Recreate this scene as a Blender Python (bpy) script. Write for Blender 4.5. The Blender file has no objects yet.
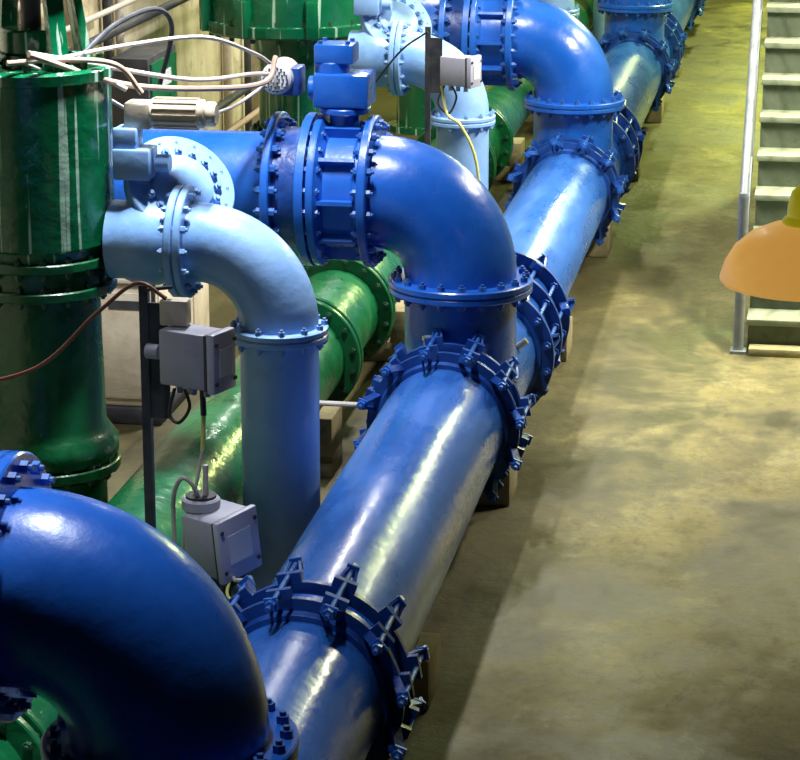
import bpy, math, random
from mathutils import Vector, Matrix
random.seed(4)
V = Vector
scene = bpy.context.scene
try:
    scene.view_settings.view_transform = 'Standard'
except Exception as e:
    print(e)

# ------------------------------------------------------------------ materials
def nmat(name):
    m = bpy.data.materials.new(name); m.use_nodes = True
    nt = m.node_tree
    return m, nt, nt.nodes['Principled BSDF']

def paint(name, col, col2=None, rough=0.3, bump=0.25, scale=3.0, bscale=14, coat=0.12, metallic=0.0, streak=None, stretch=(1,1,1), dirt=None, dirt_amt=0.5, spec=0.5, chips=None, chip_t=0.68):
    m, nt, b = nmat(name)
    N = nt.nodes; L = nt.links
    tc = N.new('ShaderNodeTexCoord')
    mp = N.new('ShaderNodeMapping'); mp.inputs['Scale'].default_value = stretch
    L.new(tc.outputs['Object'], mp.inputs['Vector'])
    n1 = N.new('ShaderNodeTexNoise'); n1.inputs['Scale'].default_value = scale; n1.inputs['Detail'].default_value = 6
    n1.inputs['Roughness'].default_value = 0.62
    L.new(mp.outputs[0], n1.inputs['Vector'])
    r = N.new('ShaderNodeValToRGB')
    r.color_ramp.elements[0].position = 0.35; r.color_ramp.elements[1].position = 0.68
    r.color_ramp.elements[0].color = (*col, 1); r.color_ramp.elements[1].color = (*(col2 or [c*1.35 for c in col]), 1)
    L.new(n1.outputs['Fac'], r.inputs[0])
    out = r.outputs[0]
    def layer(out, scale, detail, p0, p1, amt, colr, st=(1,1,1), rg=0.7):
        mq = N.new('ShaderNodeMapping'); mq.inputs['Scale'].default_value = st
        L.new(tc.outputs['Object'], mq.inputs['Vector'])
        n3 = N.new('ShaderNodeTexNoise'); n3.inputs['Scale'].default_value = scale; n3.inputs['Detail'].default_value = detail
        n3.inputs['Roughness'].default_value = rg
        L.new(mq.outputs[0], n3.inputs['Vector'])
        r3 = N.new('ShaderNodeValToRGB'); r3.color_ramp.elements[0].position = p0; r3.color_ramp.elements[1].position = p1
        r3.color_ramp.elements[0].color=(0,0,0,1); r3.color_ramp.elements[1].color = (amt,)*3 + (1,)
        L.new(n3.outputs['Fac'], r3.inputs[0])
        mx = N.new('ShaderNodeMixRGB'); mx.inputs[2].default_value = (*colr, 1)
        L.new(r3.outputs[0], mx.inputs[0]); L.new(out, mx.inputs[1]); return mx.outputs[0]
    if dirt: out = layer(out, scale*2.3, 9, 0.54, 0.74, dirt_amt, dirt)
    if chips: out = layer(out, 9, 10, chip_t, chip_t+0.05, 0.6, chips, (1,1,0.6), 0.75)
    if streak:
        out = layer(out, 1.0, 3, 0.60, 0.64, 0.8, streak, (24,24,0.55), 0.5)
    L.new(out, b.inputs['Base Color'])
    rr = N.new('ShaderNodeMapRange'); rr.inputs['From Min'].default_value=.3; rr.inputs['From Max'].default_value=.7
    rr.inputs['To Min'].default_value = max(0.05, rough-0.1); rr.inputs['To Max'].default_value = rough+0.18
    n2 = N.new('ShaderNodeTexNoise'); n2.inputs['Scale'].default_value = bscale; n2.inputs['Detail'].default_value = 5
    L.new(tc.outputs['Object'], n2.inputs['Vector'])
    L.new(n1.outputs['Fac'], rr.inputs['Value']); L.new(rr.outputs[0], b.inputs['Roughness'])
    bp = N.new('ShaderNodeBump'); bp.inputs['Strength'].default_value = bump; bp.inputs['Distance'].default_value = 0.02
    L.new(n2.outputs['Fac'], bp.inputs['Height']); L.new(bp.outputs[0], b.inputs['Normal'])
    if coat>0: L.new(bp.outputs[0], b.inputs['Coat Normal'])
    b.inputs['Metallic'].default_value = metallic
    b.inputs['Coat Weight'].default_value = coat
    b.inputs['Coat Roughness'].default_value = 0.14
    b.inputs['Specular IOR Level'].default_value = spec
    return m

M_header = paint('header_blue', (0.014,0.080,0.34), (0.030,0.130,0.47), rough=0.26, bump=0.18, scale=1.8, bscale=9, stretch=(2.0,0.5,2.0), dirt=(0.009,0.05,0.24), dirt_amt=0.5, chips=(0.2,0.32,0.5), chip_t=.71, coat=.15, spec=.45)
M_blue = paint('paint_blue', (0.008,0.085,0.44), (0.016,0.125,0.56), rough=0.25, bump=0.22, scale=1.8, bscale=8, dirt=(0.012,0.07,0.34), dirt_amt=.45, chips=(0.12,0.22,0.5), chip_t=.70, coat=.25)
M_dblue = paint('coupling_blue', (0.006,0.033,0.19), (0.011,0.075,0.34), rough=0.36, bump=0.3, scale=6, dirt=(0.015,0.025,0.07), dirt_amt=.7)
M_bolt = paint('bolt_blue', (0.010,0.06,0.30), (0.03,0.14,0.46), rough=0.4, bump=0.1, scale=20)
M_lblue = paint('paint_light_blue', (0.18,0.35,0.68), (0.25,0.43,0.77), rough=0.36, bump=0.18, scale=3, dirt=(0.14,0.26,0.50), dirt_amt=.5, chips=(0.5,0.6,0.75), chip_t=.69)
M_lblue2 = paint('paint_light_blue_bolt', (0.13,0.26,0.52), (0.21,0.36,0.64), rough=0.4, bump=0.1, scale=9)
M_green = paint('paint_green', (0.001,0.090,0.034), (0.003,0.14,0.056), rough=0.18, bump=0.3, scale=3, bscale=12, streak=(0.45,0.66,0.54), dirt=(0.002,0.05,0.022), dirt_amt=.6, coat=.3)
M_green2 = paint('paint_green_pipe', (0.002,0.078,0.024), (0.006,0.13,0.043), rough=0.28, bump=0.35, scale=3, dirt=(0.006,0.03,0.012), dirt_amt=.7, chips=(0.12,0.25,0.14), chip_t=.67, coat=.25)
M_gbolt = paint('bolt_green', (0.005,0.06,0.026), (0.03,0.09,0.045), rough=0.4, scale=12)
M_box = paint('box_grey', (0.29,0.29,0.38), (0.36,0.36,0.46), rough=0.45, bump=0.05, scale=5, coat=0.05, dirt=(.2,.2,.24), dirt_amt=.4)
M_boxlid = paint('box_lid', (0.38,0.38,0.51), (0.44,0.44,0.57), rough=0.4, bump=0.05, scale=5, coat=0.05)
M_cream = paint('cream_paint', (0.50,0.43,0.33), (0.62,0.54,0.43), rough=0.5, scale=6, coat=0.05, dirt=(.3,.22,.15), dirt_amt=.5)
M_steel = paint('dark_steel', (0.02,0.022,0.03), (0.05,0.05,0.06), rough=0.5, scale=8, coat=0)
M_grail = paint('rail_grey', (0.17,0.20,0.22), (0.26,0.29,0.30), rough=0.4, scale=8, metallic=0.2, coat=0.1)
M_conc = paint('block_concrete', (0.19,0.16,0.09), (0.30,0.26,0.16), rough=0.8, scale=7, coat=0, spec=0.2, dirt=(.08,.06,.035), dirt_amt=.7)
M_curb = paint('curb_concrete', (0.32,0.29,0.14), (0.44,0.40,0.21), rough=0.8, scale=7, coat=0, spec=0.2, dirt=(.15,.13,.06), dirt_amt=.6)
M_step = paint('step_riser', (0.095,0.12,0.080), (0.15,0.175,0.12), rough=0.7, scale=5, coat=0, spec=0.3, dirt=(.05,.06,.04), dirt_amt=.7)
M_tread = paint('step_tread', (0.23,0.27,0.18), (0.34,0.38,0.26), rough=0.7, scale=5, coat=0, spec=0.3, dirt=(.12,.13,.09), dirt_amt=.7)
M_cable_w = paint('cable_white', (0.45,0.41,0.38), (0.50,0.45,0.42), rough=0.5, scale=8)
M_cable_p = paint('cable_tan', (0.36,0.25,0.20), (0.42,0.31,0.25), rough=0.5, scale=8)
M_cable_r = paint('cable_red', (0.12,0.025,0.02), (0.16,0.04,0.03), rough=0.5, scale=8)
M_cable_y = paint('cable_yellow', (0.60,0.58,0.15), (0.68,0.66,0.25), rough=0.5, scale=8)
M_black = paint('rubber_black', (0.01,0.01,0.012), (0.02,0.02,0.022), rough=0.5, scale=8)
M_yel = paint('lamp_yellow', (0.85,0.76,0.01), (0.92,0.84,0.03), rough=0.35, scale=5, bump=0.05)
_b = M_yel.node_tree.nodes['Principled BSDF']
_b.inputs['Emission Color'].default_value=(0.9,0.8,0.02,1); _b.inputs['Emission Strength'].default_value=0.18
M_orange = paint('lamp_shade_plastic', (0.98,0.58,0.12), (1.0,0.74,0.28), rough=0.4, scale=3, bump=0.05)
_b = M_orange.node_tree.nodes['Principled BSDF']
_b.inputs['Emission Color'].default_value=(1.0,0.50,0.10,1); _b.inputs['Emission Strength'].default_value=0.48
M_brass = paint('brass', (0.6,0.5,0.3), (0.7,0.6,0.4), rough=0.3, metallic=0.8, scale=8)
M_label = paint('label_white', (0.55,0.55,0.61), (0.6,0.6,0.66), rough=0.5, scale=8, bump=0)

def emis(name, col, s):
    m, nt, b = nmat(name)
    b.inputs['Emission Color'].default_value = (*col,1); b.inputs['Emission Strength'].default_value = s
    n = nt.nodes.new('ShaderNodeTexNoise'); nt.links.new(n.outputs['Fac'], b.inputs['Roughness'])
    return m
M_bulb = emis('bulb_glass', (1,0.85,0.6), 6)

def floor_mat():
    m, nt, b = nmat('floor_concrete')
    N = nt.nodes; L = nt.links
    tc = N.new('ShaderNodeTexCoord')
    def noise(s, d, st=(1,1,1), rg=0.6, dist=0.0, off=0):
        mp = N.new('ShaderNodeMapping'); mp.inputs['Scale'].default_value = st; mp.inputs['Location'].default_value=(off,off,0)
        L.new(tc.outputs['Object'], mp.inputs['Vector'])
        n = N.new('ShaderNodeTexNoise'); n.inputs['Scale'].default_value = s; n.inputs['Detail'].default_value = d
        n.inputs['Roughness'].default_value = rg; n.inputs['Distortion'].default_value = dist
        L.new(mp.outputs[0], n.inputs['Vector']); return n
    def ramp(src, p0, c0, p1, c1):
        r = N.new('ShaderNodeValToRGB'); e = r.color_ramp.elements
        e[0].position = p0; e[0].color = (*c0,1); e[1].position = p1; e[1].color = (*c1,1)
        L.new(src, r.inputs[0]); return r
    def mix(fac, a, col):
        mx = N.new('ShaderNodeMixRGB'); mx.inputs[2].default_value = (*col,1)
        L.new(fac, mx.inputs[0]); L.new(a, mx.inputs[1]); return mx.outputs[0]
    a = noise(1.1, 9, (1.2,0.7,1), 0.62, 0.2)
    out = ramp(a.outputs['Fac'], 0.36, (0.12,0.105,0.034), 0.64, (0.25,0.215,0.072)).outputs[0]
    w = noise(1.7, 12, (1,0.8,1), 0.75, 0.2, 7)
    out = mix(ramp(w.outputs['Fac'], 0.53, (0,0,0), 0.68, (0.6,)*3).outputs[0], out, (0.37,0.33,0.14))
    s = noise(0.85, 12, (1.0,0.8,1), 0.72, 0.3, 3.6)
    out = mix(ramp(s.outputs['Fac'], 0.48, (0,0,0), 0.58, (0.85,)*3).outputs[0], out, (0.050,0.048,0.021))
    g = noise(10, 10, (1,0.7,1), 0.85, 0, 1)
    out = mix(ramp(g.outputs['Fac'], 0.50, (0,0,0), 0.63, (0.6,)*3).outputs[0], out, (0.05,0.045,0.020))
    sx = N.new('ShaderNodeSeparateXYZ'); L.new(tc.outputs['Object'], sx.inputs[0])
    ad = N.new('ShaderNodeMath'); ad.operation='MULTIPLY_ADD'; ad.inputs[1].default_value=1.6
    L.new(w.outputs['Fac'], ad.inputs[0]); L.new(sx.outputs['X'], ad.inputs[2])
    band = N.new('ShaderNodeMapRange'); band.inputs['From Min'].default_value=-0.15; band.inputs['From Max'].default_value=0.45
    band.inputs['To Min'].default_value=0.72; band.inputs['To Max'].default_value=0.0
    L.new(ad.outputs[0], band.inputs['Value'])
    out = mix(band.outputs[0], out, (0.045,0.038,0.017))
    L.new(out, b.inputs['Base Color'])
    rr = N.new('ShaderNodeMapRange'); rr.inputs['From Min'].default_value=.42; rr.inputs['From Max'].default_value=.62; rr.inputs['To Min'].default_value = 0.8; rr.inputs['To Max'].default_value = 0.36
    L.new(s.outputs['Fac'], rr.inputs['Value']); L.new(rr.outputs[0], b.inputs['Roughness'])
    bp = N.new('ShaderNodeBump'); bp.inputs['Strength'].default_value = 0.4; bp.inputs['Distance'].default_value = 0.02
    f = noise(9, 8, rg=.7); L.new(f.outputs['Fac'], bp.inputs['Height']); L.new(bp.outputs[0], b.inputs['Normal'])
    return m
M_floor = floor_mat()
M_wall = paint('wall_plaster', (0.40,0.34,0.22), (0.68,0.62,0.46), rough=0.8, bump=0.3, scale=1.6, stretch=(1,1.5,0.5), coat=0, dirt=(0.11,0.075,0.045), dirt_amt=0.8, spec=0.2)
M_wall2 = paint('wall_dark', (0.07,0.08,0.06), (0.11,0.12,0.09), rough=0.8, coat=0, spec=0.2)
M_ceil = paint('ceiling_paint', (0.05,0.05,0.05), (0.09,0.09,0.08), rough=0.9, coat=0)

# ------------------------------------------------------------------ mesh builder
class B:
    def __init__(s):
        s.v=[]; s.f=[]; s.mi=[]; s.mats=[]
    def m(s, mat):
        if mat not in s.mats: s.mats.append(mat)
        return s.mats.index(mat)
    def add(s, vs, fs, mat):
        o=len(s.v); k=s.m(mat)
        s.v += [tuple(x) for x in vs]
        for f in fs:
            s.f.append(tuple(i+o for i in f)); s.mi.append(k)
    def lathe(s, o, ax, prof, mat, seg=48, phase=0.0, closed=False):
        o=V(o); ax=V(ax).normalized()
        h = V((0,0,1)) if abs(ax.z)<0.9 else V((1,0,0))
        e1=(h-ax*h.dot(ax)).normalized(); e2=ax.cross(e1)
        vs=[]; fs=[]; rings=[]
        for (a,r) in prof:
            if r<1e-6:
                rings.append([len(vs)]); vs.append(o+ax*a)
            else:
                st=len(vs); rings.append(list(range(st,st+seg)))
                for i in range(seg):
                    t=phase+2*math.pi*i/seg
                    vs.append(o+ax*a+(e1*math.cos(t)+e2*math.sin(t))*r)
        prs=list(zip(rings[:-1],rings[1:]))
        if closed: prs.append((rings[-1],rings[0]))
        for A,C in prs:
            for i in range(seg):
                j=(i+1)%seg
                if len(A)==1 and len(C)==1: break
                if len(A)==1: fs.append((A[0],C[j],C[i]))
                elif len(C)==1: fs.append((A[i],A[j],C[0]))
                else: fs.append((A[i],A[j],C[j],C[i]))
        s.add(vs,fs,mat)
    def cyl(s, p0, p1, r, mat, seg=16, r1=None, bev=0.0, phase=0.0):
        p0=V(p0); p1=V(p1); L=(p1-p0).length; r1 = r if r1 is None else r1
        if bev>0: prof=[(0,0),(0,r-bev),(bev,r),(L-bev,r1),(L,r1-bev),(L,0)]
        else: prof=[(0,0),(0,r),(L,r1),(L,0)]
        s.lathe(p0,p1-p0,prof,mat,seg,phase)
    def box(s, c, size, mat, rot=None, bev=0.0):
        c=V(c); hx,hy,hz=[q/2 for q in size]
        R = rot.to_3x3() if rot else Matrix.Identity(3)
        if bev<=0:
            P=[V((x,y,z)) for x in(-hx,hx) for y in(-hy,hy) for z in(-hz,hz)]
            fs=[(0,1,3,2),(4,6,7,5),(0,4,5,1),(2,3,7,6),(0,2,6,4),(1,5,7,3)]
            s.add([c+R@p for p in P],fs,mat); return
        import bmesh
        bm=bmesh.new(); bmesh.ops.create_cube(bm,size=1.0)
        for q in bm.verts: q.co=V((q.co.x*hx*2,q.co.y*hy*2,q.co.z*hz*2))
        bmesh.ops.bevel(bm,geom=bm.edges[:],offset=bev,segments=2,affect='EDGES',profile=0.5)
        bm.verts.index_update()
        s.add([c+R@q.co for q in bm.verts],[[q.index for q in f.verts] for f in bm.faces],mat); bm.free()
    def bar(s, p0, p1, w, h, mat, up=(0,0,1)):
        p0=V(p0); p1=V(p1); d=(p1-p0); L=d.length; d.normalize(); up=V(up)
        if abs(d.dot(up))>0.98: up=V((1,0,0))
        e1=(up-d*up.dot(d)).normalized(); e2=d.cross(e1)
        P=[]
        for q in (p0,p1):
            for a,c in((-1,-1),(1,-1),(1,1),(-1,1)): P.append(q+e2*a*w/2+e1*c*h/2)
        s.add(P,[(3,2,1,0),(4,5,6,7),(0,1,5,4),(1,2,6,5),(2,3,7,6),(3,0,4,7)],mat)
    def sweep(s, pts, r, mat, seg=10, caps=True):
        pts=[V(p) for p in pts]; n=len(pts)
        rs = r if isinstance(r,(list,tuple)) else [r]*n
        T=[(pts[min(i+1,n-1)]-pts[max(i-1,0)]).normalized() for i in range(n)]
        h=V((0,0,1)) if abs(T[0].z)<0.9 else V((1,0,0))
        e=(h-T[0]*h.dot(T[0])).normalized()
        vs=[]
        for i in range(n):
            e=(e-T[i]*e.dot(T[i])).normalized(); g=T[i].cross(e)
            for k in range(seg):
                t=2*math.pi*k/seg
                vs.append(pts[i]+(e*math.cos(t)+g*math.sin(t))*rs[i])
        fs=[]
        for i in range(n-1):
            for k in range(seg):
                l=(k+1)%seg
                fs.append((i*seg+k,i*seg+l,(i+1)*seg+l,(i+1)*seg+k))
        if caps:
            fs.append(tuple(range(seg))[::-1]); fs.append(tuple((n-1)*seg+k for k in range(seg)))
        s.add(vs,fs,mat)
    def cable(s, ctrl, r, mat, seg=8, n=12):
        P=[V(c) for c in ctrl]; P=[P[0]*2-P[1]]+P+[P[-1]*2-P[-2]]; out=[]
        for i in range(1,len(P)-2):
            for k in range(n):
                t=k/n; a,b,c,d=P[i-1],P[i],P[i+1],P[i+2]
                out.append(0.5*((2*b)+(c-a)*t+(2*a-5*b+4*c-d)*t*t+(3*b-a-3*c+d)*t**3))
        out.append(P[-2]); s.sweep(out,r,mat,seg)
    def flange(s, o, ax, rp, rf, th, mat, mbolt, nb=16, rb=None, bs=0.018, both=True, studs=0.03):
        o=V(o); ax=V(ax).normalized()
        b=0.006
        s.lathe(o,ax,[(-th/2,rp*0.98),(-th/2,rf-b),(-th/2+b,rf),(th/2-b,rf),(th/2,rf-b),(th/2,rp*0.98)],mat,64)
        rb = rb or (rp+(rf-rp)*0.58)
        h = V((0,0,1)) if abs(ax.z)<0.9 else V((1,0,0))
        e1=(h-ax*h.dot(ax)).normalized(); e2=ax.cross(e1)
        for i in range(nb):
            t=2*math.pi*(i+0.5)/nb
            c=o+(e1*math.cos(t)+e2*math.sin(t))*rb
            L=th/2+studs
            s.cyl(c-ax*(L if both else 0),c+ax*L,bs*0.5,mbolt,8)
            s.cyl(c+ax*th/2,c+ax*(th/2+studs*0.65),bs,mbolt,6,phase=random.random())
            if both: s.cyl(c-ax*(th/2+studs*0.65),c-ax*th/2,bs,mbolt,6,phase=random.random())
    def obj(s, name, loc=(0,0,0), ang=32, parent=None):
        me=bpy.data.meshes.new(name+'_mesh'); me.from_pydata(s.v,[],s.f)
        for mt in s.mats: me.materials.append(mt)
        me.polygons.foreach_set('material_index',s.mi)
        me.polygons.foreach_set('use_smooth',[True]*len(s.f))
        me.update()
        me.set_sharp_from_angle(angle=math.radians(ang))
        o=bpy.data.objects.new(name,me); o.location=loc
        scene.collection.objects.link(o)
        if parent: o.parent=parent
        return o

def inst(o, loc, parent=None):
    n=bpy.data.objects.new(o.name.split('.')[0], o.data); n.location=loc
    scene.collection.objects.link(n)
    if parent: n.parent=parent
    elif o.parent: n.parent=o.parent
    return n
def empty(name):
    e=bpy.data.objects.new(name,None); scene.collection.objects.link(e); return e

def arc(c, r, a0, a1, e1, e2, n=20):
    c=V(c); e1=V(e1); e2=V(e2)
    return [c+(e1*math.cos(a0+(a1-a0)*i/n)+e2*math.sin(a0+(a1-a0)*i/n))*r for i in range(n+1)]

# ------------------------------------------------------------------ room
def slab(name, c, size, mat):
    b=B(); b.box((0,0,0),size,mat); return b.obj(name,c)
X0,X1,Y0,Y1,H=-2.95,5.6,-2.0,44.0,6.5
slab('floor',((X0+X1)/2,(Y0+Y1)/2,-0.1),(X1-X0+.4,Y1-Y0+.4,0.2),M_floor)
slab('ceiling',((X0+X1)/2,(Y0+Y1)/2,H+0.1),(X1-X0+.4,Y1-Y0+.4,0.2),M_ceil)
slab('wall_left',(X0-0.1,(Y0+Y1)/2,H/2),(0.2,Y1-Y0+.4,H),M_wall)
slab('wall_right',(X1+0.1,(Y0+Y1)/2,H/2),(0.2,Y1-Y0+.4,H),M_wall2)
slab('wall_far',((X0+X1)/2,Y1+0.1,H/2),(X1-X0,0.2,H),M_wall)
slab('wall_back',((X0+X1)/2,Y0-0.1,H/2),(X1-X0,0.2,H),M_wall2)

# ------------------------------------------------------------------ header pipe (axis x=0,z=.55 along Y)
ZA=0.55; R=0.305; P=5.85; T1=12.26
TE=[T1+P*k for k in (-1,0,1,2,3)]
HP=empty('blue_header_pipeline')
b=B()
b.lathe((0,3.0,ZA),(0,1,0),[(0,0),(0,R),(38,R),(38,0)],M_header,96)
b.obj('header_pipe',ang=60,parent=HP)

def coupling(b, y, nl=12, half=0.10):
    o=V((0,y,ZA)); ax=V((0,1,0))
    b.lathe(o,ax,[(-half-.03,R+.001),(-half-.03,R+.022),(-half,R+.03),(-half,R+.075),(-half+.028,R+.075),(-half+.028,R+.028),
                  (half-.028,R+.028),(half-.028,R+.075),(half,R+.075),(half,R+.03),(half+.03,R+.022),(half+.03,R+.001)],M_dblue,72)
    b.lathe(o,ax,[(-.04,R+.028),(-.035,R+.045),(.035,R+.045),(.04,R+.028)],M_blue,72)
    for i in range(nl):
        t=2*math.pi*(i+0.35)/nl
        rd=V((math.cos(t),0,math.sin(t))); tg=V((-math.sin(t),0,math.cos(t)))
        def P3(a,r,q): return o+ax*a+rd*r+tg*q
        for sg in (-1,1):
            for q in (-1,1):
                b.bar(P3(sg*(half-.01),R+.05,q*.040),P3(sg*(half+.12),R+.100,q*.014),.010,.035,M_dblue,up=rd)
            b.bar(P3(sg*(half-.012),R+.09,-.045),P3(sg*(half-.012),R+.09,.045),.028,.04,M_dblue,up=rd)
            b.bar(P3(sg*(half+.115),R+.100,-.024),P3(sg*(half+.115),R+.100,.024),.014,.045,M_blue,up=rd)
            b.cyl(P3(sg*(half+.12),R+.100,0),P3(sg*(half+.148),R+.100,0),.021,M_bolt,6)
        b.cyl(P3(-half-.18,R+.100,0),P3(half+.18,R+.100,0),.010,M_bolt,8)
b=B(); coupling(b,0)
cp=b.obj('pipe_coupling',(0,8.3,0),parent=HP)
for y in (11.76,17.68,23.6,29.45): inst(cp,(0,y,0))
b=B()
o=V((0,0,ZA)); ax=V((0,1,0))
b.lathe(o,ax,[(-.45,R+.001),(-.45,R+.025),(.45,R+.025),(.45,R+.001)],M_blue,72)
for a in (-.42,0.0,.42):
    b.lathe(o+ax*a,ax,[(-.02,R),(-.02,R+.095),(.02,R+.095),(.02,R)],M_dblue,72)
for i in range(16):
    t=2*math.pi*(i+.5)/16; rd=V((math.cos(t),0,math.sin(t))); tg=V((-math.sin(t),0,math.cos(t)))
    c=o+rd*(R+.065)
    b.cyl(c-ax*.5,c+ax*.52,.011,M_bolt,8)
    for a in (-.42,0,.42):
        for sg in (-1,1):
            b.cyl(c+ax*(a+sg*.02),c+ax*(a+sg*.045),.023,M_bolt,6)
    if i%2==0:
        for a,sg in ((-.42,1),(.42,-1),(.42,1)):
            for q in (-1,1):
                b.bar(c+ax*(a+sg*.02)+tg*.035*q,c+ax*(a+sg*.13)+tg*.012*q+rd*.03,.012,.045,M_dblue,up=rd)
            b.bar(c+ax*(a+sg*.125)-tg*.022+rd*.03,c+ax*(a+sg*.125)+tg*.022+rd*.03,.014,.045,M_blue,up=rd)
dj=b.obj('dismantling_joint',(0,13.5,0),parent=HP)
for y in (19.3,25.2,31.05): inst(dj,(0,y,0))

# ------------------------------------------------------------------ discharge branch: tee nozzle, elbow, pipe
RB=0.285; ZF=1.15; BR=0.42; ZB=ZF+0.03+BR
b=B()
b.lathe((0,0,0),(0,0,1),[(ZA+.12,RB+.0),(ZA+.33,RB),(ZF-.02,RB)],M_blue,72)
pts=[]
for i in range(73):
    t=2*math.pi*i/72; x=math.cos(t)*(RB+.005); y=math.sin(t)*(RB+.005)
    z=ZA+math.sqrt(max(0,R*R-x*x))+.002
    pts.append((x,y,z))
b.sweep(pts,.014,M_blue,8)
b.flange((0,0,ZF-.032),(0,0,1),RB,0.365,.034,M_blue,M_bolt,20,bs=.02,studs=.035)
b.flange((0,0,ZF+.004),(0,0,1),RB,0.368,.036,M_blue,M_bolt,20,bs=.02,studs=.035)
p=arc((-BR,0,ZB-BR),BR,0,math.pi/2,(1,0,0),(0,0,1),28)
p=[V((0,0,ZF))]+p
b.sweep(p+[V((-BR-.02,0,ZB))],RB,M_blue,72,caps=False)
b.flange((-BR-.03,0,ZB),(1,0,0),RB,0.385,.045,M_blue,M_bolt,20,bs=.02,studs=.035)
br=b.obj('discharge_elbow',(0,TE[0],0),ang=40,parent=HP)
for y in TE[1:]: inst(br,(0,y,0))

# butterfly valve with gearbox
b=B()
xv=-BR-.055
b.lathe((xv,0,ZB),(-1,0,0),[(0,RB+.04),(.02,RB+.04),(.04,RB+.02),(.18,RB+.02),(.2,RB+.06),(.215,.385),(.25,.385),(.252,RB),(.262,RB),(.264,.39),(.305,.39),(.31,.385),(.31,RB),(.33,RB)],M_blue,72)
b.flange((xv-.232,0,ZB),(1,0,0),RB,.387,.036,M_blue,M_bolt,20,bs=.02,studs=.03)
b.flange((xv-.46,0,ZB),(1,0,0),RB,.39,.042,M_blue,M_bolt,20,bs=.022,studs=.04)
b.lathe((xv-.31,0,ZB),(-1,0,0),[(0,RB+.03),(.13,RB+.03),(.14,RB)],M_dblue,64)
for i in range(10):
    t=2*math.pi*i/10
    c=V((xv-.11,math.cos(t)*(RB+.045),ZB+math.sin(t)*(RB+.045)))
    b.bar(c-V((.09,0,0)),c+V((.09,0,0)),.02,.05,M_blue,up=(0,math.cos(t),math.sin(t)))
b.cyl((xv-.12,0,ZB+RB),(xv-.12,0,ZB+.44),.075,M_blue,24)
b.cyl((xv-.12,0,ZB+.40),(xv-.12,0,ZB+.43),.13,M_blue,24,bev=.005)
b.box((xv-.12,0,ZB+.52),(.28,.24,.17),M_blue,bev=.015)
b.cyl((xv-.18,0,ZB+.6),(xv-.18,0,ZB+.66),.09,M_blue,24,bev=.006)
b.box((xv-.16,0,ZB+.70),(.2,.17,.10),M_blue,bev=.012)
for dx in(-.07,.07):
    for dy in(-.06,.06): b.cyl((xv-.16+dx,dy,ZB+.75),(xv-.16+dx,dy,ZB+.765),.012,M_bolt,6)
b.cyl((xv-.26,0,ZB+.52),(xv-.30,0,ZB+.52),.06,M_blue,20,bev=.005)
b.box((xv-.38,-.02,ZB+.56),(.1,.16,.14),M_dblue,bev=.01)
b.cyl((xv-.44,.08,ZB+.58),(xv-.44,-.12,ZB+.58),.082,M_cream,28,bev=.012)
b.lathe((xv-.44,-.12,ZB+.58),(0,-1,0),[(0,.08),(.02,.078),(.035,.06),(.04,0)],M_label,28)
for i in range(3):
    for k in range(6*(i+1)):
        t=2*math.pi*k/(6*(i+1)); c=V((xv-.44+math.cos(t)*.02*(i+1),-.157,ZB+.58+math.sin(t)*.02*(i+1)))
        b.cyl(c,c+V((0,-.006,0)),.005,M_steel,6)
bv=b.obj('butterfly_valve',(0,TE[1],0))
for y in TE[2:]: inst(bv,(0,y,0))
b=B()
b.lathe((xv-.33,0,ZB),(-1,0,0),[(.15,RB),(1.30,RB),(1.31,0)],M_blue,64)
bp_=b.obj('branch_pipe',(0,TE[1],0),parent=HP)
b=B()
b.lathe((xv-.33,0,ZB),(-1,0,0),[(.15,RB),(.82,RB),(.83,0)],M_blue,64)
bp2=b.obj('branch_pipe',(0,TE[2],0),parent=HP)
for y in TE[3:]: inst(bp2,(0,y,0))
b=B()
b.flange((xv-.0,0,ZB),(1,0,0),RB,.385,.045,M_blue,M_bolt,20,bs=.02,studs=.035)
b.lathe((xv,0,ZB),(-1,0,0),[(0,RB),(1.6,RB),(1.61,0)],M_blue,64)
b.obj('branch_spool',(0,TE[0],0),parent=HP)

# ------------------------------------------------------------------ light blue bypass line
XL=-.60; RL=.178; ZLF=1.26; BL=.37; ZL=ZLF+.03+BL; YL=10.68
b=B()
b.lathe((XL,0,0),(0,0,1),[(0,RL+.06),(.02,RL+.06),(.02,RL),(ZLF,RL)],M_lblue,56)
b.flange((XL,0,ZLF-.018),(0,0,1),RL,.222,.03,M_lblue,M_lblue2,12,bs=.016,studs=.03)
b.flange((XL,0,ZLF+.014),(0,0,1),RL,.222,.03,M_lblue,M_lblue2,12,bs=.016,studs=.03)
p=[V((XL,0,ZLF))]+arc((XL-BL,0,ZL-BL),BL,0,math.pi/2,(1,0,0),(0,0,1),24)+[V((XL-BL-.05,0,ZL))]
b.sweep(p,RL,M_lblue,56,caps=False)
xf=XL-BL-.06
b.flange((xf+.02,0,ZL),(1,0,0),RL,.255,.035,M_lblue,M_lblue2,14,bs=.017,studs=.03)
b.flange((xf-.02,0,ZL),(1,0,0),RL,.255,.035,M_lblue,M_lblue2,14,bs=.017,studs=.03)
b.lathe((xf-.03,0,ZL),(-1,0,0),[(0,RL),(.02,RL),(.08,.2),(.18,.2),(.24,RL),(.30,RL)],M_lblue,56)
ctr=V((xf-.10,.16,ZL+.15)); dr=V((.50,-.60,.62)).normalized()
b.lathe(ctr-dr*.22,dr,[(0,0),(0,.12),(.10,.17),(.28,.18),(.34,.18)],M_lblue,40)
b.flange(ctr+dr*.10,dr,.17,.255,.032,M_lblue,M_lblue2,16,bs=.019,studs=.034)
b.flange(ctr+dr*.134,dr,.05,.255,.032,M_lblue,M_lblue2,16,bs=.019,studs=.034)
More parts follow.
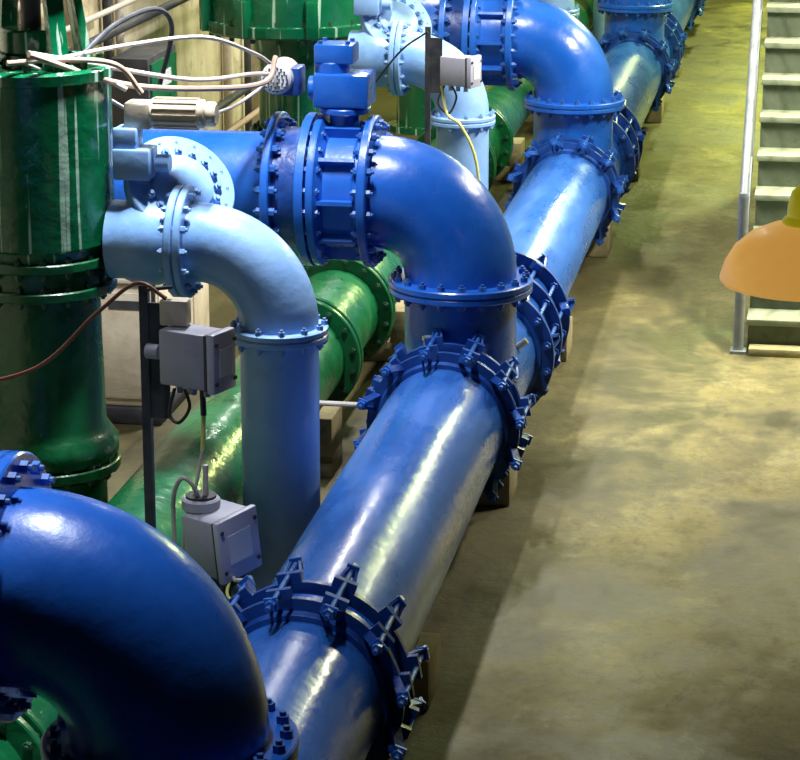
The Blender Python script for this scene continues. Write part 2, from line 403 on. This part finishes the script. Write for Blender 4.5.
b.lathe(ctr+dr*.148,dr,[(0,.15),(.02,.145),(.035,.12),(.045,.05),(.045,0)],M_lblue,40)
lb=b.obj('bypass_pipe_with_check_valve',(0,YL,0),ang=40)
for k in (1,2,3): inst(lb,(0,YL+P*k,0))
b=B()
xa=xf-.21
b.cyl((xa,0,ZL+.19),(xa,0,ZL+.30),.05,M_lblue,20)
b.box((xa+.0,-.03,ZL+.36),(.17,.16,.14),M_lblue,bev=.012)
b.cyl((xa+.10,-.03,ZL+.36),(xa+.16,-.03,ZL+.36),.04,M_lblue,16)
b.box((xa-.03,-.03,ZL+.47),(.11,.13,.10),M_lblue,bev=.012)
b.box((xa+.02,0,ZL+.57),(.12,.12,.12),M_cream,bev=.012)
b.cyl((xa+.07,.0,ZL+.58),(xa+.32,.0,ZL+.58),.065,M_cream,28,bev=.01)
b.cyl((xa+.32,.0,ZL+.58),(xa+.37,.0,ZL+.58),.055,M_cream,28,bev=.01)
for i in range(14):
    t=2*math.pi*i/14
    c=V((xa+.19,math.cos(t)*.066,ZL+.58+math.sin(t)*.066)); b.bar(c-V((.10,0,0)),c+V((.10,0,0)),.006,.012,M_cream,up=(0,math.cos(t),math.sin(t)))
cv=b.obj('electric_valve_actuator',(0,YL,0))
for k in (1,2): inst(cv,(0,YL+P*k,0))

# ------------------------------------------------------------------ green header
ZG=0.4; XG=-1.08; RG=.265
b=B()
b.lathe((XG,2.5,ZG),(0,1,0),[(0,0),(0,RG),(38,RG),(38,0)],M_green2,72)
for y in (7.6,7.68,13.4,13.48,14.5,14.58,19.3,19.38,20.4,20.48,25.2,25.28):
    b.flange((XG,y,ZG),(0,1,0),RG,RG+.085,.04,M_green2,M_gbolt,16,bs=.018,studs=.03)
b.obj('suction_header_pipe',ang=40)

# ------------------------------------------------------------------ pump
def pump(upper_r, name, loc, z_up=1.65, upper_top=2.45):
    b=B()
    b.lathe((0,0,0),(0,0,1),[(0,0),(0,.30),(.06,.30),(.06,.27),(.56,.27),(.56,.30)],M_green2,56)
    b.flange((0,0,.60),(0,0,1),.26,.335,.05,M_green2,M_gbolt,16,bs=.02,studs=.03)
    b.lathe((0,0,0),(0,0,1),[(.63,.31),(.66,.33),(.72,.33),(.76,.30),(.80,.275),(z_up-.22,.265)],M_green2,64)
    b.flange((0,0,z_up-.20),(0,0,1),.26,.345,.045,M_green2,M_gbolt,18,bs=.018,studs=.03)
    b.lathe((0,0,0),(0,0,1),[(z_up-.18,.31),(z_up-.09,.30)],M_green2,64)
    b.flange((0,0,z_up-.07),(0,0,1),.29,.345,.045,M_green2,M_gbolt,18,bs=.018,studs=.03)
    b.lathe((0,0,0),(0,0,1),[(z_up-.05,.32),(z_up,.33),(z_up,upper_r-.01),(z_up+.012,upper_r),(upper_top-.06,upper_r),(upper_top-.055,upper_r+.01),(upper_top-.012,upper_r+.01),(upper_top,upper_r-.01),(upper_top,.16),(upper_top+.05,.15),(upper_top+.05,0)],M_green,72)
    for i in range(14):
        t=2*math.pi*i/14; c=V((math.cos(t)*(upper_r-.045),math.sin(t)*(upper_r-.045),upper_top))
        b.cyl(c,c+V((0,0,.03)),.02,M_gbolt,6)
    for i in range(4):
        t=math.pi/4+math.pi/2*i; rd=V((math.cos(t),math.sin(t),0))
        b.bar(rd*(upper_r-.09)+V((0,0,upper_top+.01)),rd*.2+V((0,0,upper_top+.36)),.08,.04,M_green,up=rd)
        b.box(rd*(upper_r-.12)+V((0,0,upper_top+.02)),(.1,.1,.04),M_green,bev=.006)
    b.cyl((0,0,upper_top+.05),(0,0,upper_top+.4),.045,M_steel,20)
    b.cyl((0,0,upper_top+.05),(0,0,upper_top+.16),.14,M_green,28,bev=.01)
    b.flange((0,0,upper_top+.37),(0,0,1),.1,.27,.04,M_green,M_gbolt,12,bs=.018)
    b.lathe((0,0,0),(0,0,1),[(upper_top+.39,.25),(upper_top+.45,.24),(upper_top+1.0,.24),(upper_top+1.04,.2),(upper_top+1.06,0)],M_green,48)
    for i in range(28):
        t=2*math.pi*i/28; rd=V((math.cos(t),math.sin(t),0))
        b.bar(rd*.25+V((0,0,upper_top+.5)),rd*.25+V((0,0,upper_top+.95)),.008,.03,M_green,up=rd)
    return b.obj(name,loc,ang=38)
pump(.345,'vertical_pump',(-1.70,10.66,0))
b=B()
b.lathe((0,0,0),(0,0,1),[(0,0),(0,.34),(.06,.34),(.06,.26),(1.5,.26),(1.55,.30),(1.72,.32),(1.72,.62),(1.735,.63),(1.80,.63),(1.81,.60),(2.6,.58),(2.62,.5),(2.62,0)],M_green,72)
for i in range(20):
    t=2*math.pi*i/20; c=V((math.cos(t)*.59,math.sin(t)*.59,1.70)); b.cyl(c-V((0,0,.01)),c+V((0,0,.14)),.02,M_gbolt,6)
for i in range(8):
    t=2*math.pi*(i+.5)/8; rd=V((math.cos(t),math.sin(t),0))
    b.box(rd*.63+V((0,0,1.86)),(.09,.09,.26),M_green,rot=Matrix.Rotation(t,4,'Z'),bev=.008)
b.flange((0,0,1.0),(0,0,1),.24,.33,.04,M_green,M_gbolt,14)
big=b.obj('large_vertical_pump',(-1.93,17.4,0))
inst(big,(-1.93,23.3,0))

# ------------------------------------------------------------------ wall clutter
b=B()
for y in (9.5,12.5,15.2,20.6,24.5,27.5): b.box((X0+.06,y,3.2),(.16,.40,6.4),M_wall,bev=.01)
for i,(y,r,m) in enumerate(((13.2,.03,M_steel),(13.4,.025,M_cable_p),(14.3,.04,M_cream),(16.0,.03,M_steel),(16.3,.03,M_cable_w),(19.4,.04,M_cream),(20.1,.03,M_steel))):
    b.cyl((X0+.05,y,0),(X0+.05,y,6.4),r,m,12)
for z,m,r in ((.7,M_cable_p,.025),(.95,M_steel,.03),(1.9,M_steel,.03),(2.05,M_cable_w,.02),(2.3,M_cable_p,.03)):
    b.cyl((X0+.17,4,z),(X0+.17,30,z),r,m,12)
b.obj('wall_conduit_run')
b=B()
b.box((0,0,0),(.25,.7,.9),M_steel,bev=.01); b.box((.13,0,0),(.02,.62,.82),M_green2,bev=.004); b.cyl((.14,.25,0),(.17,.25,0),.02,M_steel,12)
b.box((.142,0,.28),(.004,.3,.1),M_label)
b.bar((0,0,-.45),(0,0,-1.35),.06,.06,M_steel)
b.obj('control_cabinet',(X0+.40,15.6,1.35))
b=B()
b.box((0,0,.05),(.72,1.3,.10),M_steel,bev=.01)
b.box((0,0,.46),(.68,1.26,.72),M_cream,bev=.02)
for x in (-.17,.17):
    b.box((x,-.635,.46),(.30,.012,.62),M_cream,bev=.004)
    b.box((x,-.642,.70),(.2,.006,.05),M_steel)
for y in (-.4,0,.4): b.box((.345,y,.46),(.012,.36,.62),M_cream,bev=.004)
for x in (-.33,0,.33): b.box((x,-.63,.46),(.02,.02,.72),M_steel)
b.box((0,0,.84),(.72,1.3,.03),M_cream,bev=.005)
b.obj('low_equipment_cabinet',(-2.22,13.9,0))

# ------------------------------------------------------------------ concrete blocks
b=B(); b.box((0,0,.11),(.56,.34,.22),M_conc,bev=.012); b.box((0,0,.23),(.4,.2,.024),M_steel)
cb=b.obj('concrete_support_block',(0,9.6,0))
for y in (12.3,15.2,18.2,21.2,24.2,27.2): inst(cb,(0,y,0))
b=B(); b.box((0,0,.065),(.74,.3,.13),M_conc,bev=.01); b.box((-.32,0,.20),(.1,.3,.26),M_conc,bev=.01); b.box((.32,0,.20),(.1,.3,.26),M_conc,bev=.01)
gb=b.obj('pipe_cradle',(XG,12.6,0))
for y in (15.0,18.6,21,24): inst(gb,(XG,y,0))

# ------------------------------------------------------------------ junction box on posts
def jbox(b, c, w, h, d, rz=0.0, rx=0.0):
    c=V(c); Rm=Matrix.Rotation(rz,4,'Z')@Matrix.Rotation(rx,4,'X')
    def T(p): return c+Rm.to_3x3()@V(p)
    b.box(T((0,0,0)),(w*.72,d,h),M_box,rot=Rm,bev=.012)
    b.box(T((w*.42,0,0)),(w*.12,d*1.1,h*1.08),M_boxlid,rot=Rm,bev=.01)
    b.box(T((w*.33,0,0)),(w*.03,d*1.02,h*1.0),M_steel,rot=Rm)
    b.box(T((w*.485,0,0)),(.004,d*.6,h*.5),M_label,rot=Rm)
    for sx in (-.2,0,.2):
        b.cyl(T((w*sx,0,-h/2)),T((w*sx,0,-h/2-.04)),.014,M_box,12)
    for z in (-.35,.35):
        for y in(-.45,.45):
            b.cyl(T((w*.36,d*y,h*z)),T((w*.5,d*y,h*z)),.009,M_steel,8)
b=B()
b.bar((0,0,0),(0,0,1.85),.035,.035,M_steel)
b.box((0,0,.01),(.05,.14,.02),M_steel)
b.box((.05,-.005,1.55),(.09,.012,.46),M_steel)
b.bar((0,-.01,1.83),(.12,-.03,1.85),.02,.012,M_steel)
jbox(b,(.205,-.07,1.59),.31,.22,.14,rz=-.35)
b.cyl((.02,-.05,1.60),(.07,-.06,1.60),.03,M_box,14)
b.box((.13,-.03,1.755),(.11,.07,.10),M_cream,bev=.008)
b.cable([(.13,-.07,1.46),(.11,-.08,1.36),(.15,-.09,1.33),(.19,-.08,1.39),(.17,-.07,1.46)],.007,M_black)
b.cable([(.24,-.07,1.46),(.245,-.08,1.36)],.012,M_steel)
b.cable([(.245,-.08,1.36),(.24,-.09,1.22)],.009,M_cable_y)
b.cable([(.24,-.09,1.22),(.21,-.12,1.05),(.16,-.1,.88),(.13,-.05,.5),(.10,0,.05)],.007,M_cable_w)
b.cable([(-1.6,.3,1.42),(-1.0,.15,1.36),(-.50,.08,1.46),(-.20,.02,1.72),(-.02,-.03,1.86),(.10,-.05,1.81)],.008,M_cable_r)
b.obj('junction_box_on_post',(-.775,9.06,0))
b=B()
b.bar((0,0,0),(0,0,1.93),.035,.035,M_steel)
b.box((0,0,.01),(.05,.14,.02),M_steel)
b.box((.05,-.005,1.68),(.09,.012,.36),M_steel)
jbox(b,(.21,-.07,1.66),.28,.19,.14,rz=-.35)
b.cable([(.12,-.07,1.56),(.08,-.08,1.45),(.15,-.09,1.38),(.2,-.08,1.48),(.17,-.07,1.56)],.007,M_black)
b.cable([(-.45,.3,1.45),(-.2,.1,1.75),(0,-.02,1.90)],.007,M_black)
b.cable([(.10,-.07,1.56),(.14,-.09,1.38),(.24,-.12,1.3),(.34,-.1,1.05),(.38,-.05,.5),(.36,0,.02)],.010,M_cable_y)
b.obj('junction_box_on_post',(-.77,16.1,0))
b=B()
b.bar((0,.05,0),(0,.05,.80),.04,.04,M_steel); b.box((0,.05,.01),(.14,.14,.02),M_steel)
jbox(b,(.03,-.02,.88),.25,.24,.2,rz=-.55,rx=.12)
b.cyl((-.04,0,.99),(-.04,0,1.04),.075,M_box,24,bev=.008)
b.cyl((-.04,0,1.04),(-.04,0,1.05),.06,M_steel,24)
b.cyl((-.02,0,1.05),(-.02,0,1.17),.011,M_cable_w,10)
b.cable([(-.04,-.03,1.04),(-.06,-.06,1.11),(-.10,-.06,1.13),(-.14,-.03,1.05),(-.15,0,.9),(-.14,.03,.5),(-.1,.03,.02)],.009,M_cable_w)
b.cable([(.10,-.08,.77),(.12,-.14,.76),(.16,-.25,.80),(.24,-.35,.84)],.007,M_cable_w)
b.cable([(.10,-.08,.77),(.10,-.18,.72),(.16,-.3,.74),(.26,-.42,.84)],.006,M_cable_y)
b.obj('flow_transmitter_box',(-.50,8.95,0))

# ------------------------------------------------------------------ cables
b=B()
b.cable([(-1.60,10.3,2.54),(-1.30,10.7,2.36),(-1.05,11.4,2.24),(-.92,11.9,2.20),(-.90,12.05,2.30)],.014,M_cable_p)
b.cable([(-1.62,10.35,2.54),(-1.40,10.6,2.46),(-1.12,11.2,2.31),(-.97,11.8,2.25),(-.93,12.02,2.22)],.011,M_cable_w)
b.cable([(-1.5,10.5,2.50),(-1.40,10.6,2.42),(-1.28,10.68,2.34)],.012,M_cable_w)
b.cable([(-1.7,10.3,2.50),(-1.5,10.45,2.50),(-1.30,10.6,2.46),(-1.20,10.65,2.33)],.012,M_cable_p)
b.cable([(-1.55,10.4,2.50),(-1.30,10.8,2.52),(-1.1,11.4,2.48),(-.98,11.9,2.34),(-.93,12.05,2.27)],.010,M_cable_w)
b.cable([(-1.65,10.35,2.50),(-1.45,10.8,2.30),(-1.30,11.2,2.12),(-1.1,11.7,2.08),(-.95,12.0,2.16)],.009,M_cable_w)
b.cable([(-1.45,10.5,2.49),(-1.38,10.9,2.60),(-1.3,11.3,2.62),(-1.28,11.5,2.5),(-1.4,11.7,2.2)],.012,M_steel)
b.obj('cable_bundle')
b=B()
b.cyl((-.75,11.75,.62),(-.30,11.75,.62),.014,M_cable_w,10)
b.cyl((-.12,11.93,.80),(-.12,11.93,.92),.018,M_brass,10); b.cyl((-.12,11.93,.92),(-.12,11.93,.94),.026,M_brass,6)
b.cyl((.23,12.62,.70),(.30,12.62,.76),.018,M_brass,10)
b.obj('bleed_fitting',parent=HP)

# ------------------------------------------------------------------ stairs
b=B()
SX0,SX1,SY=1.38,2.75,15.5; rz_,td=.212,.28
for i in range(12):
    y=SY+i*td; z=(i+1)*rz_
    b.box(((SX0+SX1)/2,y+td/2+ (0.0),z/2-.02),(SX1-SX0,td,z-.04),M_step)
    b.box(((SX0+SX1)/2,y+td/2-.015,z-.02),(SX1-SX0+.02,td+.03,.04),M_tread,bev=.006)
b.box(((SX0+SX1)/2,SY+12*td+1.2,1.272),(SX1-SX0,2.4,2.544),M_step)
b.box(((SX0+SX1)/2+.02,SY-.07,.025),(SX1-SX0+.02,.13,.05),M_curb,bev=.01)
b.obj('staircase')
b=B()
xr=1.325; sl=rz_/td
yt=SY+12*td
b.bar((xr,SY-.03,.10),(xr,yt,.10+12*rz_),.03,.16,M_grail,up=(0,0,1))
b.cyl((xr,SY-.05,0),(xr,SY-.05,1.0),.032,M_grail,20)
b.box((xr,SY-.05,.01),(.10,.12,.02),M_grail)
for zo in (1.0,.55):
    b.cyl((xr,SY-.05,zo),(xr,yt,zo+12*rz_),.028 if zo==1.0 else .016,M_grail,16)
b.lathe((xr,SY-.05,1.0),(0,0,1),[(-.03,.03),(0,.034),(.025,.025),(.034,0)],M_grail,20)
for i in (4,8,11):
    b.cyl((xr,SY+i*td,i*rz_+.1),(xr,SY+i*td,1.0+(i*td+.05)*sl),.022,M_grail,14)
b.obj('stair_handrail')

# ------------------------------------------------------------------ pendant lamp
b=B()
prof=[(0,.305),(-.012,.302),(.0,.312),(.014,.310),(.06,.296),(.12,.262),(.17,.205),(.20,.14),(.215,.085)]
b.lathe((0,0,0),(0,0,1),prof,M_orange,72)
b.lathe((0,0,0),(0,0,1),[(0,.30),(.04,.29),(.09,.26),(.14,.21),(.175,.14),(.19,0)],M_label,64)
b.lathe((0,0,0),(0,0,1),[(.205,.095),(.225,.090),(.24,.075),(.28,.073),(.33,.06),(.36,.03),(.365,0)],M_yel,40)
b.lathe((0,0,0),(0,0,1),[(.17,.05),(.12,.06),(.06,.055),(.03,.03),(.022,0)],M_bulb,32)
b.cyl((0,0,.35),(0,0,H-1.955),.012,M_steel,12)
b.cyl((0,0,H-1.995),(0,0,H-1.955),.06,M_steel,20)
b.obj('pendant_lamp',(1.728,9.1,1.955))

# ------------------------------------------------------------------ lights
def fixture(loc, sx, sy, power, col, tilt=(0,0,0), spread=180):
    b=B(); b.box((0,0,.04),(sx+.06,sy+.06,.06),M_grail,bev=.01)
    for yy in (-sy*.35,sy*.35): b.cyl((0,yy,.06),(0,yy,H-loc[2]),.01,M_steel,8)
    o=b.obj('offscreen_light_fixture',loc)  # all hang out of view; the left-hand ones are only added fill
    l=bpy.data.lights.new('offscreen_area_light','AREA'); l.shape='RECTANGLE'; l.size=sx; l.size_y=sy; l.energy=power; l.color=col
    l.spread=math.radians(spread)
    lo=bpy.data.objects.new('overhead_light',l); scene.collection.objects.link(lo); lo.parent=o; lo.location=(0,0,-.02); lo.rotation_euler=tilt
    return o
rad=math.radians
fixture((3.3,15.4,4.7),.16,2.2,250,(1.0,.94,.74),(0,rad(28),0),100)
fixture((3.3,19.0,4.7),.20,2.0,360,(1.0,.97,.62),(0,rad(22),0),150)
fixture((2.8,25.5,4.9),.3,2.0,800,(.86,1.0,.34),(0,0,0))
fixture((1.5,33,4.9),.4,2.0,620,(.86,1.0,.34))
fixture((-.7,10.8,5.4),.18,1.0,165,(.94,.98,1.0),(0,rad(18),0),spread=85)  # cool fill added out of view to light the pumps
fixture((-.6,15.2,5.4),.18,1.0,210,(1.0,.98,.92),spread=130)  # unseen left fill, added to brighten wall and background
fixture((-1.3,20.5,5.4),.25,1.2,200,(1.0,.96,.85),spread=160)  # extra unseen light, added to lift the far background
fixture((-.5,7.0,5.4),.22,.8,62,(.9,.95,1.0),(0,rad(14),0),spread=62)  # unseen light added to brighten the top of the near elbow

w=bpy.data.worlds.new('world'); scene.world=w; w.use_nodes=True
w.node_tree.nodes['Background'].inputs[0].default_value=(.5,.55,.6,1); w.node_tree.nodes['Background'].inputs[1].default_value=.2

# ------------------------------------------------------------------ camera
cam=bpy.data.cameras.new('camera'); co=bpy.data.objects.new('camera',cam); scene.collection.objects.link(co)
F=V((-.1590,.9505,-.2671)); Rr=V((.9863,.1650,0)); U=V((-.0441,.2634,.9637))
F.normalize(); Rr=(Rr-F*Rr.dot(F)).normalized(); U=Rr.cross(F)
m=Matrix(((Rr.x,U.x,-F.x,1.738),(Rr.y,U.y,-F.y,0),(Rr.z,U.z,-F.z,4.06),(0,0,0,1)))
co.matrix_world=m
cam.sensor_fit='HORIZONTAL'; cam.sensor_width=36; cam.lens=2500/800*36
cam.clip_end=200
scene.camera=co
